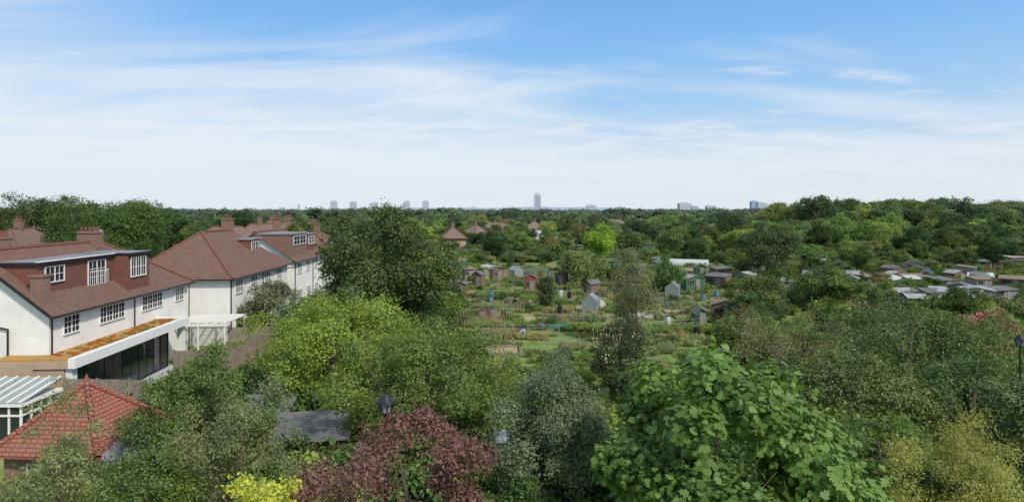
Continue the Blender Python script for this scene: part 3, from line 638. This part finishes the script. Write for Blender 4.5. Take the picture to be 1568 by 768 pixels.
for p,t,w_,kk in [(1050,311,18,'blk'),(1064,316,12,'blk3'),(1090,315,14,'blk'),(906,314,14,'blk'),(1156,308,10,'blk3'),(1166,310,18,'blk'),(724,317,8,'blk'),(1490,317,10,'blk')]: tower('office_block',p,t,w_,2000,k=kk)
# ---------------------------------------------------------------- world
sun_dir=Vector((.62,-.62,.92)).normalized(); el=math.asin(sun_dir.z); azr=math.atan2(sun_dir.x,sun_dir.y)
wd=bpy.data.worlds.new('World'); scene.world=wd; wd.use_nodes=True; nt=wd.node_tree; nt.nodes.clear()
out=N(nt,'ShaderNodeOutputWorld'); bg=N(nt,'ShaderNodeBackground'); bg.inputs[1].default_value=.15; L(nt,bg.outputs[0],out.inputs[0])
sk=N(nt,'ShaderNodeTexSky',sky_type='NISHITA'); sk.sun_disc=False; sk.sun_elevation=el; sk.sun_rotation=azr; sk.air_density=1.0; sk.dust_density=1.5; sk.ozone_density=1.0
tc=N(nt,'ShaderNodeTexCoord'); sp=N(nt,'ShaderNodeSeparateXYZ'); L(nt,tc.outputs['Generated'],sp.inputs[0])
X,Yy,Z=sp.outputs
rm=N(nt,'ShaderNodeValToRGB'); L(nt,Z,rm.inputs[0]); e=rm.color_ramp.elements
e[0].position=0.0; e[0].color=(.53,.57,.61,1); e[1].position=.36; e[1].color=(.12,.31,.64,1)
for p_,c_ in ((.08,(.42,.53,.65)),(.17,(.27,.45,.67)),(.26,(.165,.37,.67))): x=e.new(p_); x.color=c_+(1,)
cust=N(nt,'ShaderNodeVectorMath',operation='SCALE'); L(nt,rm.outputs[0],cust.inputs[0]); cust.inputs['Scale'].default_value=9.2
bf=N(nt,'ShaderNodeMapRange'); L(nt,Z,bf.inputs[0]); bf.inputs[1].default_value=.3; bf.inputs[2].default_value=.6; bf.inputs[3].default_value=.85; bf.inputs[4].default_value=.1
sky=mixc(nt,bf.outputs[0],sk.outputs[0],cust.outputs[0])
zz=math_node(nt,'ADD',Z,.12); ux=math_node(nt,'DIVIDE',X,zz); uy=math_node(nt,'DIVIDE',Yy,zz)
cb=N(nt,'ShaderNodeCombineXYZ'); L(nt,ux,cb.inputs[0]); L(nt,uy,cb.inputs[1])
mp=N(nt,'ShaderNodeMapping'); mp.inputs['Rotation'].default_value=(0,0,math.radians(24)); mp.inputs['Scale'].default_value=(.5,1.25,1); L(nt,cb.outputs[0],mp.inputs[0])
n1=N(nt,'ShaderNodeTexNoise'); n1.inputs['Scale'].default_value=1.0; n1.inputs['Detail'].default_value=8; n1.inputs['Roughness'].default_value=.55; n1.inputs['Distortion'].default_value=.6; L(nt,mp.outputs[0],n1.inputs['Vector'])
bias=math_node(nt,'MULTIPLY',X,-.20)
zb=math_node(nt,'MULTIPLY',math_node(nt,'SUBTRACT',Z,.21),-1.4)
s=math_node(nt,'ADD',math_node(nt,'ADD',n1.outputs['Fac'],bias),zb)
mr=N(nt,'ShaderNodeMapRange',interpolation_type='SMOOTHSTEP'); L(nt,s,mr.inputs[0]); mr.inputs[1].default_value=.40; mr.inputs[2].default_value=.80; mr.inputs[3].default_value=0; mr.inputs[4].default_value=.85
skc=mixc(nt,mr.outputs[0],sky,(5.5,5.85,6.2))
# small puffy patches
mp3=N(nt,'ShaderNodeMapping'); mp3.inputs['Location'].default_value=(3.1,1.7,0); mp3.inputs['Scale'].default_value=(1.1,1.7,1); L(nt,cb.outputs[0],mp3.inputs[0])
n3=N(nt,'ShaderNodeTexNoise'); n3.inputs['Scale'].default_value=1.5; n3.inputs['Detail'].default_value=7; n3.inputs['Roughness'].default_value=.6; n3.inputs['Distortion'].default_value=.3; L(nt,mp3.outputs[0],n3.inputs['Vector'])
zb3=math_node(nt,'MULTIPLY',math_node(nt,'SUBTRACT',Z,.17),-1.0)
mr3=N(nt,'ShaderNodeMapRange',interpolation_type='SMOOTHSTEP'); L(nt,math_node(nt,'ADD',n3.outputs['Fac'],zb3),mr3.inputs[0]); mr3.inputs[1].default_value=.52; mr3.inputs[2].default_value=.74; mr3.inputs[4].default_value=.6
skc=mixc(nt,mr3.outputs[0],skc,(5.5,5.8,6.1))
mr2=N(nt,'ShaderNodeMapRange',interpolation_type='SMOOTHSTEP'); L(nt,n1.outputs['Fac'],mr2.inputs[0]); mr2.inputs[1].default_value=.42; mr2.inputs[2].default_value=.6
up=N(nt,'ShaderNodeMapRange'); L(nt,Z,up.inputs[0]); up.inputs[1].default_value=.42; up.inputs[2].default_value=.6; up.inputs[3].default_value=0; up.inputs[4].default_value=.7
skc=mixc(nt,math_node(nt,'MULTIPLY',mr2.outputs[0],up.outputs[0]),skc,(5.2,5.3,5.4))
hzr=N(nt,'ShaderNodeMapRange',interpolation_type='SMOOTHSTEP'); L(nt,Z,hzr.inputs[0]); hzr.inputs[1].default_value=0; hzr.inputs[2].default_value=.14; hzr.inputs[3].default_value=.72; hzr.inputs[4].default_value=0
skc=mixc(nt,hzr.outputs[0],skc,(4.9,5.35,5.75))
L(nt,skc,bg.inputs[0])
sl=bpy.data.lights.new('sun','SUN'); sl.energy=3.5; sl.angle=math.radians(4.0); sl.color=(1,.94,.84); so=bpy.data.objects.new('sun',sl); COL.objects.link(so)
so.rotation_euler=sun_dir.to_track_quat('Z','Y').to_euler(); so.location=(30,-30,60)
scene.view_settings.view_transform='Standard'; scene.view_settings.look='None'; scene.view_settings.exposure=0
cam=bpy.data.cameras.new('camera'); co=bpy.data.objects.new('camera',cam); COL.objects.link(co); co.location=(0,0,CH); co.rotation_euler=(math.pi/2,0,0)
cam.sensor_width=36; cam.lens=36*F/1568; cam.shift_y=-(384-322)/1568; cam.clip_end=20000; cam.clip_start=.1
scene.camera=co
print('objects',len(bpy.data.objects))
